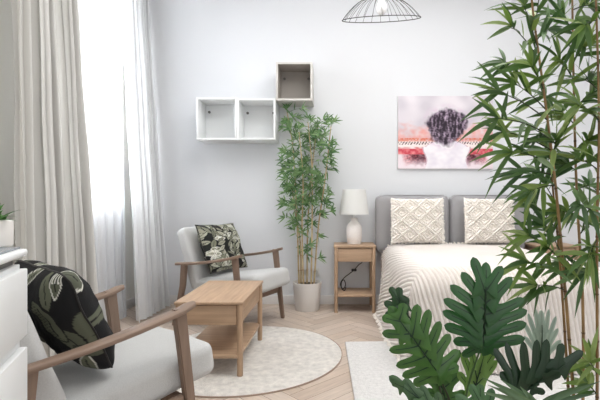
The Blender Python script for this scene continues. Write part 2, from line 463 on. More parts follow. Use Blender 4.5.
# ---------------------------------------------------------------- sockets
for lx, lab in ((305.5, 'small wall socket behind the bamboo canes, the left one of the pair'), (315.5, 'small wall socket right of the bamboo canes, nearer the nightstand')):
    cx = (lx - HX) * YW / FPX; cz = CH - (272 - HY) * YW / FPX
    t = thing('wall_socket', lab, 'socket', (cx, YW, cz), 0, 'wall sockets behind the bamboo')
    obj('face_plate', B((0, -0.006, 0), (0.075, 0.012, 0.075), 0.004), M_sock, t)
    bm = bmesh.new(); tube(bm, [(0, -0.012, 0), (0, -0.0135, 0)], 0.024, 20)
    obj('socket_well', bm, mat('socket_well_grey', (180, 180, 178), 0.4), t)

# ---------------------------------------------------------------- pendant lamp
def pendant():
    Yp = 2.9; k = Yp / FPX
    cx = (381.5 - HX) * k
    zr = CH + (HY - 19.0) * k
    t = thing('pendant_lamp', 'black wire cage pendant lamp hanging from the ceiling with a white bulb', 'lamp', (cx, Yp, zr))
    tilt = Matrix.Rotation(R(-2.5), 4, 'Y')
    r = 39.5 * k; hh = 0.15
    top = Vector((0, 0, hh + 0.03))
    n = 26
    ribs = bmesh.new()
    for i in range(n):
        a = 2 * PI * (i + 0.5) / n
        P = []
        for s in range(9):
            q = s / 8
            rr = lerp(0.03, r, q ** 0.9); z = lerp(hh, 0, q ** 1.9)
            P.append(tilt @ Vector((rr * math.cos(a), rr * 0.2 * math.sin(a), z)))
        tube(ribs, P, 0.0013, 5)
    obj('wire_shade', ribs, M_black, t)
    rim = bmesh.new()
    tube(rim, [tilt @ Vector((r * math.cos(2 * PI * i / 72), 0.2 * r * math.sin(2 * PI * i / 72), 0)) for i in range(73)], 0.0026, 6, cap=False)
    tube(rim, [tilt @ Vector((0.03 * math.cos(2 * PI * i / 24), 0.012 * math.sin(2 * PI * i / 24), hh)) for i in range(25)], 0.0022, 6, cap=False)
    obj('rim', rim, M_black, t)
    b = bmesh.new(); lathe(b, [(0, 0.028), (0.018, 0.031), (0.031, 0.045), (0.037, 0.066), (0.034, 0.088), (0.024, 0.112), (0.016, 0.125), (0.016, 0.14), (0, 0.141)], 28)
    obj('bulb', b, M_bulb, t)
    b = bmesh.new(); lathe(b, [(0, 0.135), (0.024, 0.135), (0.026, 0.15), (0.022, 0.20), (0.006, 0.21), (0, 0.21)], 20)
    obj('bulb_holder', b, M_black, t)
    b = bmesh.new(); tube(b, [(0, 0, 0.205), (0, 0, ZC - zr - 0.02)], 0.003, 6)
    obj('cable', b, M_black, t)
    b = bmesh.new(); lathe(b, [(0, ZC - zr - 0.03), (0.05, ZC - zr - 0.025), (0.05, ZC - zr - 0.001), (0, ZC - zr - 0.001)], 24)
    obj('ceiling_rose', b, M_black, t)
pendant()

# ---------------------------------------------------------------- nightstands and side table (same family)
def stand(t, w, d, h, dz0, dz1, sz, leg_r=0.017, top_th=0.02, knob=False):
    """local: front at y=0, back at y=d"""
    obj('table_top', B((0, d / 2, h - top_th / 2), (w, d, top_th), 0.004, 3), M_oak_y if d > 1.3 * w else M_oak_x, t)
    for sx in (-1, 1):
        for yy in (leg_r + 0.003, d - leg_r - 0.003):
            bm = bmesh.new()
            lathe(bm, [(0, 0), (leg_r * 0.9, 0), (leg_r, 0.004), (leg_r, h - top_th), (0, h - top_th)], 20, (sx * (w / 2 - leg_r - 0.004), yy, 0))
            obj('leg', bm, M_oak_z, t)
    iw = w - 2 * (leg_r + 0.004) - leg_r * 0.2
    bm = bmesh.new()
    side = w / 2 - leg_r - 0.012
    for sx in (-1, 1): rbox(bm, (sx * side, d / 2, (dz0 + h - top_th) / 2), (0.014, d - 4.2 * leg_r, h - top_th - dz0), 0.001)
    rbox(bm, (0, d - leg_r - 0.003, (dz0 + h - top_th) / 2), (w - 4 * leg_r - 0.006, 0.014, h - top_th - dz0), 0.001)
    rbox(bm, (0, d / 2, dz0 + 0.005), (2 * side - 0.014, d - 4.2 * leg_r, 0.01), 0.001)
    obj('drawer_housing', bm, M_oak_y, t)
    obj('drawer', B((0, 0.024, (dz0 + h - top_th - 0.004) / 2), (w - 4 * leg_r - 0.012, 0.018, h - top_th - dz0 - 0.008), 0.002), M_oak_x, t)
    obj('lower_shelf', B((0, d / 2, sz), (w - 2 * leg_r - 0.004, d - 0.012, 0.02), 0.003), M_oak_x, t)

kY = 3.845 / FPX
t = thing('nightstand', 'oak nightstand with drawer between the potted bamboo and the bed', 'nightstand', (((334 + 377) / 2 - HX) * kY - 0.005, 3.835, 0), 0, 'oak nightstands')
stand(t, 0.370, 0.33, 0.59, 0.445, 0.57, 0.15, 0.016)
t = thing('nightstand', 'oak nightstand on the far right of the bed behind the bamboo leaves', 'nightstand', (1.935, 3.835, 0), 0, 'oak nightstands')
stand(t, 0.376, 0.33, 0.59, 0.445, 0.57, 0.15, 0.016)
kT = 2.409 / FPX
SIDE = thing('side_table', 'oak side table with deep drawer and lower shelf on the round rug', 'table', (((173.7 + 243.2) / 2 - HX) * kT, 2.405, 0.0125))
stand(SIDE, 0.3795, 0.666, 0.410, 0.279, 0.374, 0.108, 0.0165, 0.016)

# ---------------------------------------------------------------- table lamp on left nightstand
Yl = 3.99; kl = Yl / FPX
lx = (354.2 - HX) * kl
lamp = thing('table_lamp', 'white ceramic table lamp with a cone shade on the left nightstand', 'lamp', (lx, Yl, 0.591))
bm = bmesh.new()
lathe(bm, [(0, 0), (0.060, 0), (0.064, 0.006), (0.070, 0.09), (0.071, 0.13), (0.066, 0.160), (0.052, 0.185), (0.034, 0.200), (0.030, 0.222), (0.031, 0.236), (0, 0.238)], 40)
obj('lamp_base', bm, M_ceram, lamp)
bm = bmesh.new(); tube(bm, [(0, 0, 0.235), (0, 0, 0.31)], 0.009, 12)
obj('lamp_stem', bm, M_sock, lamp)
bm = bmesh.new(); lathe(bm, [(0.134, 0.268), (0.104, 0.493), (0.1025, 0.493), (0.1325, 0.268), (0.134, 0.268)], 48)
obj('lamp_shade', bm, M_shade, lamp)
bm = bmesh.new(); lathe(bm, [(0, 0.305), (0.016, 0.31), (0.029, 0.34), (0.03, 0.36), (0.02, 0.385), (0, 0.395)], 20)
obj('bulb', bm, M_bulb, lamp)
bm = bmesh.new()
def L_(px, py, Y): return pt(px, py, Y) - Vector((lx, Yl, 0.591))
cp = [L_(362, 262, 4.15), L_(359, 264.5, 4.12), L_(354, 270, 4.10), L_(349, 274, 4.08), L_(345, 277, 4.06), L_(341.5, 281, 4.05), L_(340.5, 285, 4.04), L_(343, 289, 4.03), L_(345.5, 285, 4.03), L_(344, 280, 4.03), L_(341.5, 282, 4.02), L_(341.5, 288, 4.02), L_(344.5, 290.5, 4.0), L_(346, 287, 4.0)]
tube(bm, spline([Vector((0, 0.066, 0.02)), Vector((0.02, 0.17, 0.012)), Vector((0.06, 0.183, -0.03)), Vector((0.06, 0.182, -0.12))] + cp, 5), 0.0042, 7)
cord = obj('power_cord', bm, M_black, lamp)
bm = bmesh.new(); rbox(bm, L_(354, 270, 4.10), (0.05, 0.02, 0.024), 0.008, 2); obj('switch', bm, M_black, cord)

# ---------------------------------------------------------------- bed
BX0, BX1, BY0, BY1, BZ = 0.41, 1.63, 2.45, 4.02, 0.575
bed = thing('bed', 'double bed with two grey padded headboard cushions', 'bed', ((BX0 + BX1) / 2, 3.2, 0))
oc = Vector(((BX0 + BX1) / 2, 3.2, 0))
bm = BX(BX0 + 0.03 - oc.x, BX1 - 0.03 - oc.x, BY0 + 0.04 - oc.y, BY1 - oc.y, 0.14, 0.32, 0.01); obj('bed_base', bm, M_grey, bed)
for a in (BX0 + 0.12, BX1 - 0.12):
    for b in (BY0 + 0.14, BY1 - 0.1):
        obj('leg', BX(a - 0.025 - oc.x, a + 0.025 - oc.x, b - 0.025 - oc.y, b + 0.025 - oc.y, 0.021, 0.14), M_black, bed)
bm = cushion(BX1 - BX0 - 0.04, BY1 - BY0 - 0.04, 0.22, 0.05, 0, 10, ((BX0 + BX1) / 2 - oc.x, (BY0 + BY1) / 2 - oc.y, 0.43)); obj('mattress', bm, M_white, bed)
def headpad(pa, pb):
    Yh = 4.03; k = Yh / FPX
    xa, xb = (pa - HX) * k, (pb - HX) * k
    z1 = CH - (194.8 - HY) * k; z0 = 0.5
    Mh = Matrix.Translation(((xa + xb) / 2 - oc.x, 4.085 - oc.y, (z0 + z1) / 2)) @ Matrix.Rotation(R(90), 4, 'X')
    bm = cushion(xb - xa, z1 - z0, 0.135, 0.05, 0.18, 14, M=Mh, wob=0.003)
    p = obj('headboard_cushion', bm, M_grey, bed)
    pi_ = bmesh.new(); w2, h2 = (xb - xa) / 2, (z1 - z0) / 2
    P = []
    for i in range(65):
        a = 2 * PI * i / 64; c_, s_ = math.cos(a), math.sin(a)
        P.append(Mh @ Vector((w2 * 0.985 * math.copysign(abs(c_) ** 0.22, c_), h2 * 0.985 * math.copysign(abs(s_) ** 0.22, s_), 0.052)))
    tube(pi_, P, 0.003, 6, cap=False)
    obj('piping', pi_, mat('grey_piping', (162, 161, 163), 0.9), p)
headpad(375.8, 449.4); headpad(450.4, 525.5)

# bedspread: a ribbed sheet, laid over the mattress and hanging at foot and sides
def spread():
    bm = bmesh.new()
    DROPL, DROPR, DROPF = 0.50, 0.45, 0.53
    nu = 680; nv = 440
    rr = 0.12                                       # rounding at the mattress edge
    width = BX1 - BX0; yb = 3.965
    length = yb - BY0
    def edge(dist, z):                                # dist past the start of the rounding -> (outward, z)
        if dist <= 0: return 0, z
        arc = rr * PI / 2
        if dist < arc:
            a = dist / rr; return rr * math.sin(a), z - rr * (1 - math.cos(a))
        return rr, z - rr - (dist - arc)
    def f(s, t):
        u = lerp(-DROPL, width + DROPR, s); v = lerp(0, length + DROPF, t)
        # ribs: run to the foot, but swing over at the left where the cover is pulled round
        g = 0.30 - 0.22 * smooth(0.0, 1.5, u)
        phs = (u + g * (-v + 0.9)) / 0.0285
        rib = abs(math.sin(PI * phs)) ** 0.7 * 0.020
        fade = smooth(0, 0.02, 1)
        dx_l = rr - u; dx_r = u - (width - rr); dy = v - (length - rr)
        z = BZ + 0.012 * nz(u * 3, v * 3, 2) 
        x = BX0 + u; y = yb - v
        hang = 0
        nx_, ny_, nz_ = 0.0, 0.0, 1.0
        if dx_l > 0 or dx_r > 0:
            dd = dx_l if dx_l > 0 else dx_r; sg = -1 if dx_l > 0 else 1
            ox, z2 = edge(dd, z)
            flare = max(0, dd - rr * PI / 2) * smooth(0.12, 0.35, v) * (1 - 0.75 * smooth(0.5, 1.4, v))
            x = (BX0 + rr if sg < 0 else BX1 - rr) + sg * (ox + 0.16 * flare + 0.012 * math.sin(v * 8) * flare * 2)
            hang = z - z2
            z = z2
            k2 = min(1, dd / (rr * PI / 2)); nx_ = sg * math.sin(k2 * PI / 2); nz_ = math.cos(k2 * PI / 2)
        if dy > 0:
            oy, z3 = edge(dy, BZ)
            drop = BZ - z3
            flare = max(0, dy - rr * PI / 2)
            y = (BY0 + rr) - oy - 0.05 * flare
            y -= 0.012 * math.sin(u * 14) * flare * 2
            hz = hang
            # corner: both drops combine, the longer wins and the corner is drawn in
            tot = max(hz, drop) + 0.12 * min(hz, drop)
            z = BZ - tot
            k3 = min(1, dy / (rr * PI / 2)); ny_ = -math.sin(k3 * PI / 2); nz_ *= math.cos(k3 * PI / 2)
            if hz > 0.02: 
                pull = min(hz, 0.5) * min(drop, 0.5)
                x += 0.5 * pull * (1 if dx_l > 0 else -1); y += 0.35 * pull
        n_ = Vector((nx_, ny_, max(nz_, 0.0)))
        n_ = n_.normalized() if n_.length > 0.01 else Vector((0, 0, 1))
        p = Vector((x, y, z)) + n_ * rib
        p.z = max(p.z, 0.024 + 0.004 * (1 + math.sin(u * 60)))
        return p
    vs = grid(bm, nu, nv, f)
    # tassels along the left hem and the top hem
    rn = random.Random(5)
    hems = [vs[0][j].co.copy() for j in range(0, nv, 3)] + [vs[i][0].co.copy() for i in range(0, nu, 9)]
    o = obj('bedspread', bm, M_spread, smooth_ang=-1)
    tag(o, 'ivory ribbed bedspread with a tasselled hem laid over the bed', 'bedspread')
    fr = bmesh.new()
    for j in range(0, nv - 1, 4):
        a = Vector(o.data.vertices[0 * (nv + 1) + j].co)
        if a.z < 0.03 and j % 8: continue
        for q in range(2):
            d = Vector((-0.018 - rn.random() * 0.012, rn.uniform(-0.008, 0.008), rn.uniform(-0.014, 0.004)))
            if a.z < 0.045: d.z = 0.0
            tube(fr, [a, a + d * 0.5 + Vector((0, 0, 0.003)), a + d], [0.0035, 0.005, 0.0025], 5)
    obj('tasselled_hem', fr, M_tuft, o)
    fr = bmesh.new()
    for i in range(int(nu * 0.25), nu - int(nu * 0.25), 2):
        a = Vector(o.data.vertices[i * (nv + 1)].co)
        d = Vector((rn.uniform(-0.008, 0.008), 0.004, rn.uniform(0.006, 0.018)))
        tube(fr, [a, a + d * 0.5, a + d], [0.003, 0.0055, 0.003], 5)
    f_ = obj('tasselled_hem', fr, M_tuft, o)
spread()

# ---------------------------------------------------------------- tufted pillows on the bed
def deco(label, pa, pb, ptop, pbot, seed):
    Yd = 3.90; k = Yd / FPX
    xa, xb = (pa - HX) * k, (pb - HX) * k; z1 = CH - (ptop - HY) * k; z0 = BZ + 0.034
    w, h = xb - xa, z1 - z0
    t = thing('tufted_pillow', label, 'pillow', ((xa + xb) / 2, 3.86, z0), 0, 'tufted pillows on the bed')
    Mt = Matrix.Rotation(R(-7), 4, 'X')
    bm = bmesh.new(); n = 84
    def relief(u, v):
        a = (u + v) * 1.55; b = (u - v) * 1.55
        # lattice of concentric diamonds
        ca_, cb_ = abs((a % 1) - 0.5) * 2, abs((b % 1) - 0.5) * 2
        m_ = max(ca_, cb_)
        rid = math.exp(-((m_ - 0.97) / 0.17) ** 2) * 1.15 + math.exp(-((m_ - 0.55) / 0.13) ** 2) * 0.9 + math.exp(-(m_ / 0.14) ** 2) * 0.7
        rid *= 0.75 + 0.5 * nz(u * 26, v * 26, seed)
        return rid
    for side in (1, -1):
        def f(s, q):
            u, v = s * 2 - 1, q * 2 - 1
            pr = max(0, (1 - abs(u) ** 3.2) * (1 - abs(v) ** 3.2)) ** 0.55
            x = u * w / 2 * (1 - 0.035 * (1 - abs(v) ** 2) * abs(u)) + 0.006 * nz(v * 6, seed, u)
            z = h / 2 + v * h / 2 * (1 - 0.03 * (1 - abs(u) ** 2) * abs(v)) + 0.004 * nz(u * 7, seed, v)
            y = -side * (0.065 * pr)
            if side > 0: y -= 0.032 * relief(u, v) * min(1, pr * 2.0 + 0.2)
            return Mt @ Vector((x, y, z))
        grid(bm, n, n, f)
    bmesh.ops.remove_doubles(bm, verts=bm.verts[:], dist=0.0008)
    p = obj('pillow_body', bm, M_tuft, t)
    fr = bmesh.new(); rn = random.Random(seed)
    for i in range(46):
        q = i / 45 * 2 - 1
        for (x, z, dx, dz) in ((w / 2 * 0.985, h / 2 + q * h / 2, 1, 0), (-w / 2 * 0.985, h / 2 + q * h / 2, -1, 0), (q * w / 2, h * 0.004, 0, -1)):
            a = Vector((x - dx * 0.006, -0.004, max(z, 0.010))); d = Vector((dx * 0.014 + rn.uniform(-.005, .005), rn.uniform(-.01, .0), dz * 0.006 + rn.uniform(-.005, .005)))
            tube(fr, [Mt @ a, Mt @ (a + d)], [0.005, 0.003], 5)
    obj('fringe', fr, M_tuft, t)
deco('ivory tufted diamond pillow on the bed, nearer the lamp', 391, 443, 198, 243, 11)
deco('ivory tufted diamond pillow on the bed, nearer the tall bamboo', 464, 513, 198, 243, 23)

# ---------------------------------------------------------------- armchairs
def armchair(label, x, y, deg, foot=(0.0, 0.0), dz=0.0, dx=0.0):
    t = thing('armchair', label, 'armchair', (x, y, 0), R(deg), 'pair of light armchairs')
    hw = 0.2975
    for s in (-1, 1):
        yo = s * (hw - 0.027)
        # arm: flat board, slightly dished, front higher
        bm = bmesh.new()
        def arm(q, a):
            xx = lerp(-0.62, 0.0, q)
            z = lerp(0.497, 0.586, q) - 0.014 * math.sin(PI * q) + (0.004 if q > 0.95 else 0)
            wd = lerp(0.020, 0.031, min(1, q * 1.6)) * (1 - 0.5 * max(0, (q - 0.93) / 0.07) ** 2)
            th = 0.011
            an = a * 2 * PI
            c_, s_ = math.cos(an), math.sin(an)
            return Vector((xx, yo + s * 0.004 + wd * math.copysign(abs(c_) ** 0.5, c_), z - th + th * math.copysign(abs(s_) ** 0.6, s_)))
        vs = [[bm.verts.new(arm(i / 24, j / 16)) for j in range(16)] for i in range(25)]
        for i in range(24):
            for j in range(16): bm.faces.new((vs[i][j], vs[i][(j + 1) % 16], vs[i + 1][(j + 1) % 16], vs[i + 1][j]))
        bm.faces.new(vs[0]); bm.faces.new(vs[-1])
        obj('armrest', bm, M_chairwood, t)
        def legmesh(P, wd, th):
            bm = bmesh.new(); rings = []
            for (px_, pz_), a_, b_ in zip(P, wd, th):
                rings.append([bm.verts.new((px_ + sx * a_ / 2, yo + sy * b_ / 2, pz_)) for sx, sy in ((-1, -1), (1, -1), (1, 1), (-1, 1))])
            for A, Bq in zip(rings, rings[1:]):
                for k in range(4): bm.faces.new((A[k], A[(k + 1) % 4], Bq[(k + 1) % 4], Bq[k]))
            bm.faces.new(rings[0]); bm.faces.new(rings[-1])
            bmesh.ops.bevel(bm, geom=bm.edges[:], offset=0.004, segments=2, affect='EDGES')
            return bm
        obj('leg', legmesh([(-0.062, 0.572), (-0.045, 0.44), (-0.02, 0.24), (0.012, foot[0 if s < 0 else 1])], (0.050, 0.044, 0.040, 0.028), (0.030, 0.030, 0.030, 0.026)), M_chairwood_z, t)
        obj('leg', legmesh([(-0.545, 0.495), (-0.560, 0.32), (-0.60, 0.16), (-0.655, 0.0)], (0.052, 0.048, 0.042, 0.028), (0.030, 0.030, 0.030, 0.026)), M_chairwood_z, t)
        obj('side_rail', B((0, 0, 0), (0.50, 0.026, 0.05), 0.004, M=Matrix.Translation((-0.295, yo, 0.245 + dz)) @ Matrix.Rotation(R(-5), 4, 'Y')), M_chairwood, t)
    obj('front_rail', B((-0.030, 0, 0.250 + dz), (0.026, 2 * hw - 0.085, 0.05), 0.004), M_chairwood, t)
    obj('rear_rail', B((-0.56, 0, 0.215), (0.026, 2 * hw - 0.085, 0.05), 0.004), M_chairwood, t)
    # cushions
    Ms = Matrix.Translation((-0.205 + dx, 0, 0.340 + dz)) @ Matrix.Rotation(R(-7), 4, 'Y')
    obj('seat_cushion', cushion(0.62, 0.482, 0.14, 0.04, 0.14, 16, M=Ms, wob=0.004, seed=3), M_fab, t)
    Mb = Matrix.Translation((-0.545, 0, 0.525)) @ Matrix.Rotation(R(-20), 4, 'Y')
    # local z of Mb runs up the back; thickness along local x
    Mb2 = Mb @ Matrix.Rotation(R(90), 4, 'Y')
    bk = obj('backrest', cushion(0.50, 0.482, 0.115, 0.04, 0.14, 16, M=Mb2, wob=0.004, seed=8), M_fab, t)
    rb = bmesh.new()
    for yy in (-0.16, 0, 0.16): rbox(rb, (0, 0, 0), (0.018, 0.035, 0.38), 0.004, M=Matrix.Translation((-0.612, yy, 0.505)) @ Matrix.Rotation(R(-20), 4, 'Y'))
    obj('back_slats', rb, M_chairwood_z, t)
    return t
A_ = armchair('light upholstered wooden armchair by the back wall, behind the side table', -0.578, 3.435, math.degrees(-0.435), (0.0125, 0.0), -0.008, 0.01)
B_ = armchair('light upholstered wooden armchair in the near left corner beside the white dresser', -0.768, 1.857, math.degrees(0.914), (0.0, 0.0), -0.045, 0.03)

def leafpat(seed, n, smin, smax, cols, bgc, deco_n):
    rn = random.Random(seed); L = []
    for i in range(n):
        L.append((rn.uniform(-1.1, 1.1), rn.uniform(-1.1, 1.1), rn.uniform(0, 2 * PI), rn.uniform(smin, smax), rn.uniform(0.28, 0.5), rn.choice(cols), rn.random()))
    def f(u, v):
        c = bgc
        for (cx, cy, a, s, w, col, k) in L:
            dx, dy = u - cx, v - cy
            if abs(dx) > s * 1.1 or abs(dy) > s * 1.1: continue
            p = (dx * math.cos(a) + dy * math.sin(a)) / s; q = (-dx * math.sin(a) + dy * math.cos(a)) / s
            if abs(p) > 1.06: continue
            ww = w * (1 - min(1, abs(p)) ** 2.2)
            if abs(q) < ww:
                c = col
                if abs(q) > ww - (0.09 if n > 50 else 0.05): c = bgc if k < (0.85 if n > 50 else 0.6) else (225, 225, 215)
                elif abs(q) < 0.025 and abs(p) < 0.6: c = bgc
                elif k > 0.72 and -0.3 < p < 0.2 and abs((q * 14) % 1 - 0.5) < 0.22: c = (232, 232, 224)
                elif k < 0.22 and abs((p * 9) % 1 - 0.5) < 0.12 and q > 0: c = mixc(col, bgc, 0.6)
        return c
    return f
def scatter(name, label, M, w, h, T, fn, seed, slump=0.0, rc=0.10):
    t = thing(name, label, 'cushion', M.translation)
    Ml = Matrix.Translation(-M.translation) @ M
    bm = bmesh.new(); n = 110; cols = []
    for side in (1, -1):
        def f(s, q):
            u, v = s * 2 - 1, q * 2 - 1
            pr = max(0, (1 - abs(u) ** 2.6) * (1 - abs(v) ** 2.6)) ** 0.5
            x = u * w / 2 * (1 - 0.07 * (1 - v * v)); y = v * h / 2 * (1 - 0.07 * (1 - u * u))
            z = side * T * pr * (1 + 0.12 * nz(u * 2.5, v * 2.5, seed)) + 0.012 * nz(u * 2, v * 2, seed + 7)
            z += 0.006 * side * nz(u * 6, v * 6, seed) * pr - slump * (v < 0) * v * v
            x *= 1 - rc * (u * v) ** 4; y *= 1 - rc * (u * v) ** 4
            cols.append(fn(u, v) if side > 0 else fn(-u * 0.9, v))
            return Ml @ Vector((x, y, z))
        grid(bm, n, n, f)
    o = obj('cushion_body', bm, M_pil, t)
    at = o.data.attributes.new('Col', 'FLOAT_COLOR', 'POINT')
    for i, c in enumerate(cols): at.data[i].color = (*lin(c), 1)
    # piped edge
    e = bmesh.new(); P = []
    for k in range(4 * 12):
        q = (k % 12) / 12 * 2 - 1; sd = k // 12
        u, v = [(q, -1), (1, q), (-q, 1), (-1, -q)][sd]
        e_ = 1 - rc * (u * v) ** 4
        P.append(Ml @ Vector((e_ * u * w / 2 * (1 - 0.07 * (1 - v * v)), e_ * v * h / 2 * (1 - 0.07 * (1 - u * u)), 0.012 * nz(u * 2, v * 2, seed + 7) - slump * (v < 0) * v * v)))
    P.append(P[0]); tube(e, P, 0.0035, 6, cap=False)
    obj('edge_seam', e, M_black, t)
    return t
def chair_frame(ch, lx_, ly_, lz_, lean, roll, yaw=0):
    """cushion frame: x across the chair, y up the back, z forward"""
    Mc = Matrix.Translation(ch.location) @ Matrix.Rotation(ch.rotation_euler.z, 4, 'Z')
    up = Vector((-math.sin(R(lean)), 0, math.cos(R(lean)))); fw = Vector((math.cos(R(lean)), 0, math.sin(R(lean))))
    ac = up.cross(fw)
    F = Matrix((ac, up, fw)).transposed().to_4x4()
    return Mc @ Matrix.Translation((lx_, ly_, lz_)) @ Matrix.Rotation(R(yaw), 4, 'Z') @ F @ Matrix.Rotation(R(roll), 4, 'Z')
sage = [(138, 139, 121), (156, 156, 138), (122, 124, 106), (172, 172, 155)]
scatter('patterned_cushion', 'black cushion with dense pale sage leaf print on the armchair by the back wall',
        chair_frame(A_, -0.393, -0.005, 0.603, 23, -1), 0.47, 0.41, 0.075, leafpat(4, 130, 0.18, 0.30, sage, (26, 27, 26), 0), 4, rc=0.02)
sage2 = [(92, 96, 80), (108, 112, 94), (84, 88, 74), (100, 104, 86)]
scatter('patterned_cushion', 'black cushion with large dark sage leaves slumped on the near armchair',
        chair_frame(B_, -0.348, 0.01, 0.572, 25, 3), 0.45, 0.415, 0.09, leafpat(15, 15, 0.28, 0.5, sage2, (14, 15, 18), 0), 9)

# ---------------------------------------------------------------- white dresser with a planter
Md = math.degrees(math.atan2(0.93, -0.36))
dr = thing('dresser', 'white dresser with drawers cut off by the left edge of the photo', 'dresser', (-0.775, 1.105, 0), R(Md - 90))
# local: x to the left-rear (body), y along the face away from camera; face at x=0
DH = 0.815
def dl(x0, x1, y0, y1, z0, z1, bev=0.002): return BX(x0, x1, y0, y1, z0, z1, bev)
obj('carcass', dl(-0.42, -0.018, -0.75, 0, 0.0, DH), M_lacq, dr)
bm = bmesh.new(); rbox(bm, (-0.21, -0.375, DH + 0.030), (0.42, 0.75, 0.018), 0.007, 3); obj('dresser_top', bm, M_lacq, dr)
obj('top_glass', dl(-0.42, -0.015, -0.745, -0.005, DH + 0.0392, DH + 0.044, 0.002), M_top, dr)
obj('top_spacer', dl(-0.41, -0.03, -0.74, -0.01, DH, DH + 0.021, 0.001), M_steel, dr)
for z0, z1 in ((0.64, 0.805), (0.435, 0.610), (0.23, 0.41), (0.03, 0.21)):
    obj('drawer', dl(-0.018, 0.0, -0.745, -0.006, z0, z1, 0.003), M_lacq, dr)

pl = thing('potted_grass_plant', 'small bushy green plant in a square white planter on the dresser', 'plant', (-0.872, 1.060, DH + 0.0445))
obj('planter', B((0, 0, 0.033), (0.11, 0.11, 0.066), 0.004), M_pot, pl)
bm = bmesh.new(); rn = random.Random(8); cl_ = bm.verts.layers.float_color.new('Col')
def blade(bm, cl_, p, d, ln, wd, col, curl=0.25, up=None, fold=0.25, nseg=5, tipcol=None):
    d = Vector(d).normalized()
    sd = d.cross(Vector((0, 0, 1)) if up is None else up)
    sd = sd.normalized() if sd.length > 1e-4 else Vector((1, 0, 0))
    nn = sd.cross(d)
    rows = []
    for i in range(nseg + 1):
        q = i / nseg
        c = p + d * ln * q + Vector((0, 0, -1)) * curl * ln * q * q
        w_ = wd * (math.sin(PI * (0.06 + 0.94 * q) ** 0.75)) if i < nseg else 0.0004
        w_ = max(w_, 0.0004)
        rows.append([bm.verts.new(c + sd * w_ + nn * w_ * fold), bm.verts.new(c), bm.verts.new(c - sd * w_ + nn * w_ * fold)])
        for k, v in enumerate(rows[-1]):
            m_ = 0.86 if k == 1 else 1.0
            cc = lin(col if tipcol is None or k == 1 else tipcol)
            v[cl_] = (cc[0] * m_, cc[1] * m_, cc[2] * m_, 1)
    for a, b in zip(rows, rows[1:]):
        bm.faces.new((a[0], a[1], b[1], b[0])); bm.faces.new((a[1], a[2], b[2], b[1]))
for i in range(190):
    a = rn.uniform(0, 2 * PI); e = rn.uniform(0.3, 1.5)
    d = Vector((math.cos(a) * math.cos(e), math.sin(a) * math.cos(e), math.sin(e)))
    p = Vector((rn.uniform(-.045, .045), rn.uniform(-.045, .045), 0.062))
    s = rn.uniform(0.3, 1)
    blade(bm, cl_, p, d, rn.uniform(0.04, 0.085), 0.005, rn.choice([(74, 130, 50), (96, 150, 70), (54, 105, 44), (120, 168, 90)]), 0.3)
obj('foliage', bm, M_leaf, pl, smooth_ang=-1)

# ---------------------------------------------------------------- bamboo
def cane_mesh(P, r0, r1, node, cane_col, rn):
    bm = bmesh.new(); cl_ = None
    pts = spline(P, 8)
    # even resample
    L = [0]
    for a, b in zip(pts, pts[1:]): L.append(L[-1] + (b - a).length)
    tot = L[-1]; out = []; rad = []; kinds = []
    def at(s):
        for i in range(len(L) - 1):
            if L[i + 1] >= s: return pts[i].lerp(pts[i + 1], (s - L[i]) / max(1e-9, L[i + 1] - L[i]))
        return pts[-1].copy()
    s = 0; nodes = []
    while s < tot:
        r_ = lerp(r0, r1, s / tot)
        out += [at(s), at(min(tot, s + 0.004)), at(min(tot, s + 0.008)), at(min(tot, s + node * 0.5))]; rad += [r_, r_ * 1.22, r_ * 0.98, r_ * 0.97]; kinds += [1, 2, 1, 0]
        nodes.append((s, at(s)))
        s += node * rn.uniform(0.85, 1.1)
    out.append(at(tot)); rad.append(r1); kinds.append(0)
    tube(bm, out, rad, 9)
    return bm, nodes, at, tot, kinds
def paint_cane(o, kinds, col, dark, seed):
    me = o.data; at = me.attributes.new('Col', 'FLOAT_COLOR', 'POINT')
    for i, v in enumerate(me.vertices):
        k = kinds[min(i // 9, len(kinds) - 1)]
        c = mixc(col, dark, (0, 0.35, 0.9)[k])
        if seed: c = mixc(c, dark, 0.18 * (0.5 + nz(v.co.z * 6, seed, 0)))
        at.data[i].color = (*lin(c), 1)
greens = [(110, 140, 60), (88, 122, 52), (128, 154, 76), (66, 100, 44), (146, 168, 96), (78, 112, 52)]
greens_back = [(112, 150, 92), (94, 134, 80), (130, 164, 108), (78, 118, 70), (146, 176, 124)]
greens_cool = [(78, 112, 62), (96, 132, 74), (62, 96, 50), (112, 142, 84)]
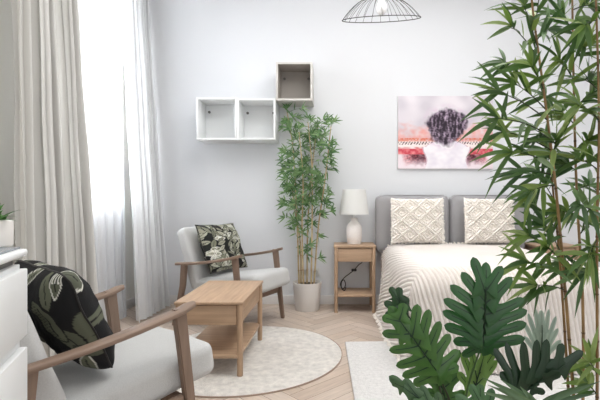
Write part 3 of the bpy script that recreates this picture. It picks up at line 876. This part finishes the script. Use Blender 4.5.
def sprig(bm, cl_, tw, p0, p1, n, ln, wd, rn, cols, sag=0.25, spread=1.0, fan=5, bias=None, flat=None):
    """a twig from p0 to p1 with leaves along it and a fan at the tip"""
    mid = p0.lerp(p1, 0.5) + Vector((0, 0, 0.05 * (p1 - p0).length))
    P = spline([p0, mid, p1], 5)
    tube(tw, P, [lerp(0.0019, 0.0009, i / (len(P) - 1)) * (ln / 0.10) for i in range(len(P))], 5)
    d0 = (p1 - p0).normalized()
    for i in range(n):
        q = lerp(0.35, 0.97, (i + 0.5) / n)
        c = P[min(len(P) - 1, int(q * (len(P) - 1)))]
        v = Vector((rn.gauss(0, 1), rn.gauss(0, 1), rn.gauss(0, 0.8)))
        d = d0 * rn.uniform(0.3, 0.9) + v.normalized() * spread * 0.75
        if bias: d += Vector(bias)
        blade(bm, cl_, c, d, ln * rn.uniform(0.6, 1.05), wd * rn.uniform(0.8, 1.15), rn.choice(cols), sag * rn.uniform(0.2, 1.3), up=Vector((rn.gauss(0, .5), rn.gauss(-0.9, .5), rn.gauss(.5, .5))), fold=0.3)
    for i in range(fan):
        a = lerp(-1.15, 1.15, (i + 0.5) / fan) + rn.uniform(-.15, .15)
        side = d0.cross(Vector((0, -1, 0.25))); side = side.normalized() if side.length > .01 else Vector((0, 0, 1))
        d = d0 * math.cos(a) + side * math.sin(a) + Vector((0, rn.uniform(-.3, .3), -.05))
        if bias: d += Vector(bias) * .5
        blade(bm, cl_, p1, d, ln * rn.uniform(0.75, 1.15), wd * rn.uniform(0.85, 1.15), rn.choice(cols), sag * rn.uniform(0.2, 1.1), up=Vector((rn.gauss(0, .3), -1, rn.gauss(.4, .3))), fold=0.3)

def join_twigs(fb, tw):
    m = {v: fb.verts.new(v.co) for v in tw.verts}
    for f in tw.faces:
        g = fb.faces.new([m[v] for v in f.verts]); g.material_index = 1
    tw.free()
# background bamboo in the white pot
def back_bamboo():
    rn = random.Random(21)
    Yb = 3.975; bx = (307.3 - HX) * Yb / FPX
    t = thing('potted_bamboo', 'potted artificial bamboo against the back wall between armchair and nightstand', 'plant', (bx, Yb, 0))
    bm = bmesh.new()
    lathe(bm, [(0, 0), (0.103, 0), (0.107, 0.006), (0.128, 0.236), (0.130, 0.250), (0.120, 0.250), (0.117, 0.225), (0, 0.225)], 48)
    obj('pot', bm, M_pot, t)
    bm = bmesh.new(); lathe(bm, [(0, 0.231), (0.07, 0.229), (0.114, 0.226)], 30); obj('soil', bm, M_soil, t)
    o_ = Vector((bx, Yb, 0))
    def q(px, py, dy=0): return pt(px, py, Yb + dy) - o_
    canes = [  # base px, top px, top py, depth offset
        (299, [(299, 288), (297, 220), (293, 150), (287, 112)], 0.02),
        (303.5, [(303.5, 288), (302, 230), (303, 180), (299, 132)], -0.04),
        (307, [(307, 288), (308, 220), (313, 160), (317, 128)], 0.05),
        (311, [(311, 288), (312, 230), (312, 170), (308, 122)], -0.03),
        (314, [(314, 288), (318, 230), (325, 180), (331, 126)], 0.0),
        (301, [(301, 288), (300, 240), (294, 205), (291, 168)], 0.06),
    ]
    dens = []
    for ci, (b0, pp, dy) in enumerate(canes):
        P = [q(px, py, dy * (1 if i else 0.8)) for i, (px, py) in enumerate(pp)]
        P[0].z = 0.228
        bm, nodes, at, tot, kinds = cane_mesh(P, 0.0085, 0.004, 0.13, None, rn)
        o = obj('cane', bm, M_canelt, t, smooth_ang=-1); paint_cane(o, kinds, (200, 182, 142), (136, 104, 66), ci + 1)
        fb = bmesh.new(); cl_ = fb.verts.layers.float_color.new('Col'); tw = bmesh.new()
        s = 0.22 + (0.10 if ci % 2 else 0)
        while s < tot:
            # sparse below, dense above
            w_ = s / tot
            nb = 1 if w_ < 0.40 else 2
            if w_ < 0.4 and rn.random() < 0.45: s += 0.09; continue
            for _ in range(nb):
                a = rn.uniform(0, 2 * PI)
                rad = rn.uniform(0.05, 0.16) * (0.75 if w_ < 0.4 else 1.0)
                p0 = at(s); p1 = p0 + Vector((rad * math.cos(a), rad * 0.75 * math.sin(a), rn.uniform(0.0, 0.09)))
                wx = p1.x + bx; 
                if p1.y + Yb > YW - 0.06: p1.y = YW - 0.06 - Yb
                if (HX + wx * FPX / Yb) > 334 or (HX + wx * FPX / Yb) < 283: p1.x = p0.x + (p1.x - p0.x) * 0.3
                sprig(fb, cl_, tw, p0, p1, rn.randint(2, 4), 0.090, 0.0072, rn, greens_back, 0.22, fan=4)
            s += 0.062 if w_ > 0.4 else 0.10
        s = tot
        sprig(fb, cl_, tw, at(tot * 0.97), at(tot) + Vector((0, 0, 0.03)), 4, 0.085, 0.0068, rn, greens_back, 0.25, fan=5)
        for v in fb.verts:
            if v.co.z < 1.16: v.co.x = min(v.co.x, (336 - HX) * Yb / FPX - bx)
            if 1.45 < v.co.z < 1.95: v.co.x = max(v.co.x, -0.530 - bx)
            if v.co.z > 1.868 and v.co.x + bx < -0.17: v.co.z = 1.868 + 0.01 * (v.co.z - 1.868)
            if v.co.y + Yb > YW - 0.008: v.co.y = YW - 0.008 - Yb
        join_twigs(fb, tw)
        obj('foliage', fb, [M_leaf, M_twig], t, smooth_ang=-1)
back_bamboo()

# tall foreground bamboo at the right
def front_bamboo():
    rn = random.Random(77)
    Yb = 1.30; bx = (578 - HX) * Yb / FPX
    t = thing('tall_bamboo_plant', 'tall artificial bamboo with long leaves in the right foreground', 'plant', (bx, Yb, 0))
    o_ = Vector((bx, Yb, 0))
    bm = bmesh.new(); lathe(bm, [(0, 0.022), (0.12, 0.022), (0.125, 0.03), (0.15, 0.28), (0.153, 0.30), (0.142, 0.30), (0.138, 0.27), (0, 0.27)], 40)
    obj('pot', bm, M_pot, t)
    def q(px, py, dy=0): return pt(px, py, Yb + dy) - o_
    canes = [
        ([(576, 470), (574, 400), (566, 300), (556, 190), (545, 100), (533, 12), (529, -40)], -0.02, 0.0052, (166, 134, 86)),
        ([(571, 470), (569, 400), (564, 320), (559, 250), (553, 190), (549, 130)], 0.03, 0.0046, (150, 118, 70)),
        ([(585, 470), (583, 400), (582.5, 294), (577, 200), (574, 100), (572, -10), (570, -60)], 0.06, 0.0050, (170, 138, 92)),
        ([(597, 470), (597, 400), (597, 230), (599, 120), (596, 0), (594, -60)], -0.04, 0.0046, (150, 120, 76)),
    ]
    CN = []
    for ci, (pp, dy, r0, cc) in enumerate(canes):
        P = [q(px, py, dy) for px, py in pp]; P[0].z = 0.26; P[0].x = (P[0].x) * 0.6
        bm, nodes, at, tot, kinds = cane_mesh(P, r0, r0 * 0.55, 0.155, None, rn)
        o = obj('cane', bm, M_cane, t, smooth_ang=-1); paint_cane(o, kinds, cc, (70, 50, 30), ci + 5)
        CN.append((o, at, tot, pp, dy))
    def on_cane(ci, py):
        o, at, tot, pp, dy = CN[ci]
        zt = CH - (py - HY) * (Yb + dy) / FPX
        lo, hi = 0, tot
        for _ in range(24):
            m_ = (lo + hi) / 2
            if at(m_).z < zt: lo = m_
            else: hi = m_
        return at(lo)
    # branch list: cane, height it leaves at, tip (px, py), depth of the tip, leaves, leaf length m, green set
    br = [
        (0, 60, 512, 26, -0.06, 3, 0.100, 0), (0, 50, 524, 6, -0.02, 4, 0.10, 0), (0, 70, 505, 62, 0.05, 2, 0.09, 1),
        (0, 120, 500, 92, -0.03, 4, 0.115, 0), (0, 135, 498, 118, -0.08, 5, 0.12, 0), (0, 150, 506, 132, -0.02, 5, 0.11, 0),
        (0, 110, 516, 84, 0.02, 4, 0.11, 0), (0, 165, 512, 152, -0.05, 5, 0.11, 0), (0, 175, 524, 172, 0.04, 5, 0.11, 1),
        (0, 185, 530, 192, -0.04, 5, 0.10, 0), (0, 90, 532, 66, -0.03, 5, 0.11, 0), (0, 100, 545, 96, 0.04, 5, 0.10, 1),
        (0, 140, 535, 130, 0.05, 5, 0.11, 1), (0, 160, 556, 140, -0.05, 5, 0.10, 0), (0, 40, 548, 30, 0.03, 5, 0.11, 1),
        (0, 30, 540, -10, 0.00, 5, 0.11, 0), (0, 260, 530, 236, -0.03, 4, 0.10, 0), (0, 275, 527, 262, -0.05, 6, 0.12, 0),
        (0, 290, 537, 285, -0.02, 5, 0.10, 0), (0, 265, 548, 248, -0.04, 4, 0.09, 0), (0, 255, 545, 225, 0.03, 3, 0.09, 1),
        (1, 200, 540, 178, 0.04, 4, 0.09, 1), (1, 150, 545, 150, 0.05, 5, 0.10, 1), (1, 230, 535, 205, 0.03, 3, 0.08, 1),
        (2, 30, 560, 15, 0.02, 6, 0.11, 1), (2, 60, 586, 46, -0.04, 6, 0.115, 0), (2, 80, 560, 60, -0.05, 5, 0.11, 0),
        (2, 110, 592, 92, 0.0, 6, 0.11, 1), (2, 125, 562, 112, 0.03, 5, 0.10, 0), (2, 150, 590, 140, -0.05, 6, 0.11, 0),
        (2, 170, 566, 165, 0.0, 5, 0.10, 1), (2, 190, 590, 185, 0.02, 5, 0.10, 1), (2, 215, 562, 212, -0.03, 5, 0.10, 0),
        (2, 235, 592, 222, 0.0, 6, 0.11, 0), (2, 260, 600, 250, 0.02, 5, 0.10, 0), (2, 270, 566, 265, 0.02, 4, 0.09, 1),
        (2, 0, 575, -15, 0.0, 6, 0.11, 0), (2, 10, 590, 5, 0.0, 6, 0.11, 0),
        (3, 20, 585, 25, -0.02, 5, 0.11, 0), (3, 60, 608, 60, 0.0, 5, 0.11, 0), (3, 90, 585, 80, 0.05, 5, 0.11, 1),
        (3, 130, 610, 125, 0.0, 5, 0.11, 0), (3, 120, 580, 105, -0.05, 6, 0.12, 0), (3, 170, 582, 160, 0.03, 5, 0.10, 0),
        (3, 190, 610, 190, 0.0, 5, 0.11, 0), (3, 215, 580, 205, -0.04, 5, 0.10, 1), (3, 240, 590, 255, -0.05, 5, 0.10, 0),
        (3, 270, 585, 272, 0.0, 4, 0.09, 1), (3, 375, 590, 362, -0.02, 3, 0.10, 0), (3, 395, 588, 384, 0.0, 3, 0.10, 0),
    ]
    per = {i: (bmesh.new(), bmesh.new()) for i in range(4)}
    lays = {i: per[i][0].verts.layers.float_color.new('Col') for i in per}
    for (ci, py, tx, ty, dy, n, ln, gs) in br:
        p0 = on_cane(ci, py); p1 = q(tx, ty, CN[ci][4] + dy)
        sprig(per[ci][0], lays[ci], per[ci][1], p0, p1, n + (5 if tx > 552 else 2), ln * 1.10, 0.0074, rn, (greens, greens_cool)[gs], 0.34, fan=5, bias=((-0.15 if tx < 560 else 0), 0, -0.05))
    for i in per:
        join_twigs(per[i][0], per[i][1])
        obj('foliage', per[i][0], [M_leaf, M_twig], t, smooth_ang=-1)
front_bamboo()

# ---------------------------------------------------------------- philodendron
def lobed_leaf(t, o_, name, base, tip, lobes, Y0, Y1, m, col, wpx=6.2, droop=0.12, seed=0, vein=True, curl=0.0):
    """lobes: (position along the midrib 0..1, lobe tip px, py, depth offset); all turned into real points"""
    rn = random.Random(seed)
    bm = bmesh.new(); cl_ = bm.verts.layers.float_color.new('Col')
    b = pt(*base, Y0) - o_; e = pt(*tip, Y1) - o_
    ln = (e - b).length
    up = Vector((0, -0.6, 0.8))
    def mid(q):
        return b.lerp(e, q) + Vector((0, 0.10 * ln, -0.02 * ln)) * math.sin(PI * q) * -0.4
    k = (Y0 + Y1) / 2 / FPX; NS = 22
    all_l = list(lobes) + [(0.55, tip[0], tip[1], 0.0)]
    for li, lb in enumerate(all_l):
        q, tx, ty, dy = lb[:4]; ws = lb[4] if len(lb) > 4 else 1.0
        p0 = mid(q); p3 = pt(tx, ty, lerp(Y0, Y1, q) + dy) - o_
        axis = p3 - p0; L = axis.length
        away = (p3 - p0).normalized()
        # the lobe leaves the midrib leaning along it, then swings out
        mdir = (e - b).normalized()
        p1 = p0 + axis * 0.38 + mdir * (-0.05 * L) if li < len(lobes) else p0 + axis * 0.4
        side_bulge = Vector((0, -droop * L, 0))
        P = [((1 - s) ** 2) * p0 + 2 * s * (1 - s) * (p1 + side_bulge) + s * s * p3 for s in [i / NS for i in range(NS + 1)]]
        W_ = wpx * 0.86 * k * ws
        rows = []
        for i, c in enumerate(P):
            s = i / NS
            d = (P[min(i + 1, NS)] - P[max(i - 1, 0)]).normalized()
            sd = d.cross(Vector((0, -1, 0.3))); sd.normalize()
            nn = sd.cross(d)
            if nn.y > 0: nn = -nn
            prof = lerp(2.3, 0.86, smooth(0.0, 0.58, s)) * (1 - max(0, (s - 0.80) / 0.20) ** 2.0) ** 0.5 if s < 1 else 0.05
            prof *= 1 + 0.06 * math.sin(s * 9 + li)
            w_ = W_ * max(prof, 0.05)
            row = []
            for j, vv in enumerate((-1, -0.6, -0.07, 0.07, 0.6, 1)):
                x = bm.verts.new(c + sd * w_ * vv + nn * (-0.16 * w_ * abs(vv) ** 1.5 + (0.06 * w_ if 0.3 < abs(vv) < 0.9 else 0)) + Vector((0, -0.0007 * (li % 3), 0)))
                sh_ = 0.80 if abs(vv) < 0.1 else 1.0
                cc = lin(mixc(col, (150, 180, 110), 0.10 * (1 + nz(li, s * 2, seed))))
                x[cl_] = (cc[0] * sh_, cc[1] * sh_, cc[2] * sh_, 1)
                row.append(x)
            rows.append(row)
        for i, (a, b2) in enumerate(zip(rows, rows[1:])):
            for j in range(5):
                f = bm.faces.new((a[j], a[j + 1], b2[j + 1], b2[j]))
                f.material_index = 1 if (j == 2 and vein and i < 18) else 0
    # midrib
    MP = [mid(i / 10) + Vector((0, -0.002, 0.001)) for i in range(8)]
    tube(bm, MP, [lerp(0.0026, 0.0010, i / 7) for i in range(8)], 6, mi=1)
    for v in bm.verts:
        if v[cl_][3] == 0: v[cl_] = (*lin(col), 1)
    o = obj(name, bm, [m, M_vein], t, smooth_ang=-1)
    return o, b
def philodendron():
    Yp = 1.15; pxc = 470
    o_ = Vector(((pxc - HX) * Yp / FPX, Yp, 0))
    t = thing('philodendron', 'artificial philodendron with big deeply lobed dark green leaves in the foreground', 'plant', o_)
    bm = bmesh.new(); lathe(bm, [(0, 0.022), (0.09, 0.022), (0.095, 0.03), (0.115, 0.21), (0.118, 0.225), (0.108, 0.225), (0.105, 0.20), (0, 0.20)], 40)
    obj('pot', bm, M_pot, t)
    G1, G2, G3, G4 = (36, 84, 40), (56, 100, 36), (34, 68, 36), (20, 46, 28)
    leaves = []
    # the pale silver leaf behind
    leaves.append(lobed_leaf(t, o_, 'silver_leaf', (541, 360), (541, 310), [(0.1, 524, 322, 0.0, .8), (0.15, 528, 313, 0.01, .8), (0.2, 535, 308, 0, .8), (0.2, 549, 309, 0, .8), (0.12, 556, 316, 0, .8), (0.1, 558, 328, 0, .8), (0.05, 524, 336, 0, .8), (0.05, 561, 340, 0, .8)], 1.42, 1.42, M_silver, (160, 178, 168), 4.0, 0.05, 3, vein=False))
    # small leaf behind at the far left
    leaves.append(lobed_leaf(t, o_, 'leaf', (412, 322), (390, 287), [(0.3, 384, 302, 0), (0.6, 399, 287, 0), (0.15, 385, 313, 0), (.4, 407, 297, 0)], 1.26, 1.26, M_phil, G3, 5.0, 0.05, 5))
    # upright lighter leaves in the middle, behind
    leaves.append(lobed_leaf(t, o_, 'leaf', (470, 402), (486, 345), [(0.2, 458, 372, 0), (0.3, 462, 352, 0), (0.3, 497, 360, 0), (0.5, 498, 346, 0), (0.4, 470, 342, 0)], 1.24, 1.22, M_phil, (110, 150, 70), 5.0, 0.05, 6))
    leaves.append(lobed_leaf(t, o_, 'leaf', (445, 405), (437, 345), [(0.2, 425, 392, 0), (0.3, 420, 372, 0), (0.3, 461, 372, 0), (0.5, 460, 350, 0), (0.1, 466, 392, 0)], 1.25, 1.22, M_phil, G2, 6.0, 0.05, 16))
    # leaf 1: big central
    leaves.append(lobed_leaf(t, o_, 'leaf', (482.5, 343), (486, 262), [
        (0.62, 473, 257, 0.0, .95), (0.52, 461.5, 272, 0.0, .95), (0.42, 450, 285, 0.0), (0.30, 443.5, 299, 0.0), (0.20, 442.5, 311, 0.01), (0.10, 444, 325, 0.02), (0.03, 453, 341, 0.02, .9), (0.0, 462, 356, 0.02, .8),
        (0.66, 502, 266, 0.0, .95), (0.50, 512, 277, 0.0, .95), (0.36, 524.5, 298.5, 0.0, .95), (0.25, 527, 310, 0.01, .95), (0.13, 526.5, 323, 0.02, .95), (0.02, 525, 338, 0.02, .95), (0.0, 500, 354, 0.02, .8)], 1.16, 1.12, M_phil, G1, 7.1, 0.08, 1))
    # leaf 2: big, pointing up left
    leaves.append(lobed_leaf(t, o_, 'leaf', (437, 372), (389, 306), [
        (0.78, 382, 317, 0, .8), (0.60, 382, 333, 0.0, .8), (0.42, 389, 350, 0.01, .8), (0.26, 396, 366, 0.02, .9), (0.12, 402, 376, 0.02, .9), (0.0, 413, 384, 0.02),
        (0.80, 404, 303, 0, .9), (0.55, 417.5, 304, 0.0, .95), (0.42, 429, 309, 0.0, .95), (0.28, 440, 321, 0.0, .95), (0.18, 450, 334, 0.01), (0.05, 459, 350, 0.02), (0.0, 459, 366, 0.02)], 1.08, 1.02, M_phil, G2, 7.0, 0.08, 2))
    # leaf 4: dark, right, seen edge-on with lobes standing
    leaves.append(lobed_leaf(t, o_, 'leaf', (524, 392), (583, 351), [
        (0.0, 494, 348, 0.02, .9), (0.02, 506, 342, 0.02, .9), (0.08, 523, 341, 0.0), (0.22, 537, 339.5, 0.0), (0.36, 546.5, 339, 0.0), (0.55, 562, 343, 0.0), (0.0, 500, 372, 0.02), (0.3, 560, 372, -0.03), (0.1, 545, 392, -0.03, .7)], 1.08, 1.06, M_phil, G4, 6.0, 0.03, 4))
    # leaf 5: bottom left
    leaves.append(lobed_leaf(t, o_, 'leaf', (462, 430), (389, 376), [(0.8, 392, 382, -0.02, .7), (0.6, 404, 379, 0.0), (0.45, 421, 385, 0.0), (0.3, 437, 392, 0.0), (0.5, 412, 402, -0.02), (0.3, 430, 412, -0.02)], 0.98, 0.98, M_phil, (58, 92, 54), 6.0, 0.05, 7))
    leaves.append(lobed_leaf(t, o_, 'leaf', (500, 440), (470, 384), [(0.5, 455, 395, 0), (0.5, 492, 388, 0), (0.3, 450, 412, 0), (0.3, 505, 400, 0), (0.7, 480, 384, 0)], 1.0, 1.0, M_phil, (60, 100, 58), 6.0, 0.05, 9))
    # a split leaf of narrow blades across the bottom, and one at the right
    for nm, base, tips, Yq, colr in (('narrow_leaf', (560, 432), [(482, 376), (488, 384), (500, 378), (506, 392), (520, 386), (478, 390), (530, 396), (512, 402)], 0.98, (92, 122, 82)),
                                     ('narrow_leaf', (520, 430), [(560, 392), (575, 386), (590, 384), (600, 380), (598, 392), (572, 398)], 1.0, (66, 98, 62))):
        bm = bmesh.new(); cl_ = bm.verts.layers.float_color.new('Col')
        b = pt(*base, Yq) - o_; st = pt(base[0] + (-22 if nm and base[0] > 540 else 20), base[1] - 26, Yq) - o_
        for i, tp in enumerate(tips):
            e = pt(*tp, Yq + 0.01 * (i % 3)) - o_
            blade(bm, cl_, st, (e - st), (e - st).length, 0.0062, mixc(colr, (140, 160, 120), 0.25 * (i % 2)), 0.02, up=Vector((0, -1, .2)), nseg=8)
        tube(bm, [b, st], 0.002, 5)
        obj(nm, bm, M_phil, t, smooth_ang=-1); leaves.append((None, b))
    # petioles into the pot
    for i, (o, b) in enumerate(leaves):
        a = i * 2.1
        root = Vector((0.05 * math.cos(a), 0.05 * math.sin(a), 0.19))
        pm = bmesh.new()
        mid_ = root.lerp(b, 0.5) + Vector((0, 0, 0.05)); mid_.x = lerp(root.x, b.x, 0.35)
        P = spline([root, mid_, b], 8); tube(pm, P, [lerp(0.0042, 0.0024, k / (len(P) - 1)) for k in range(len(P))], 7)
        obj('leaf_stalk', pm, M_twig if i % 2 else mat('green_stalk', (60, 90, 44), 0.5), t, smooth_ang=-1)
philodendron()
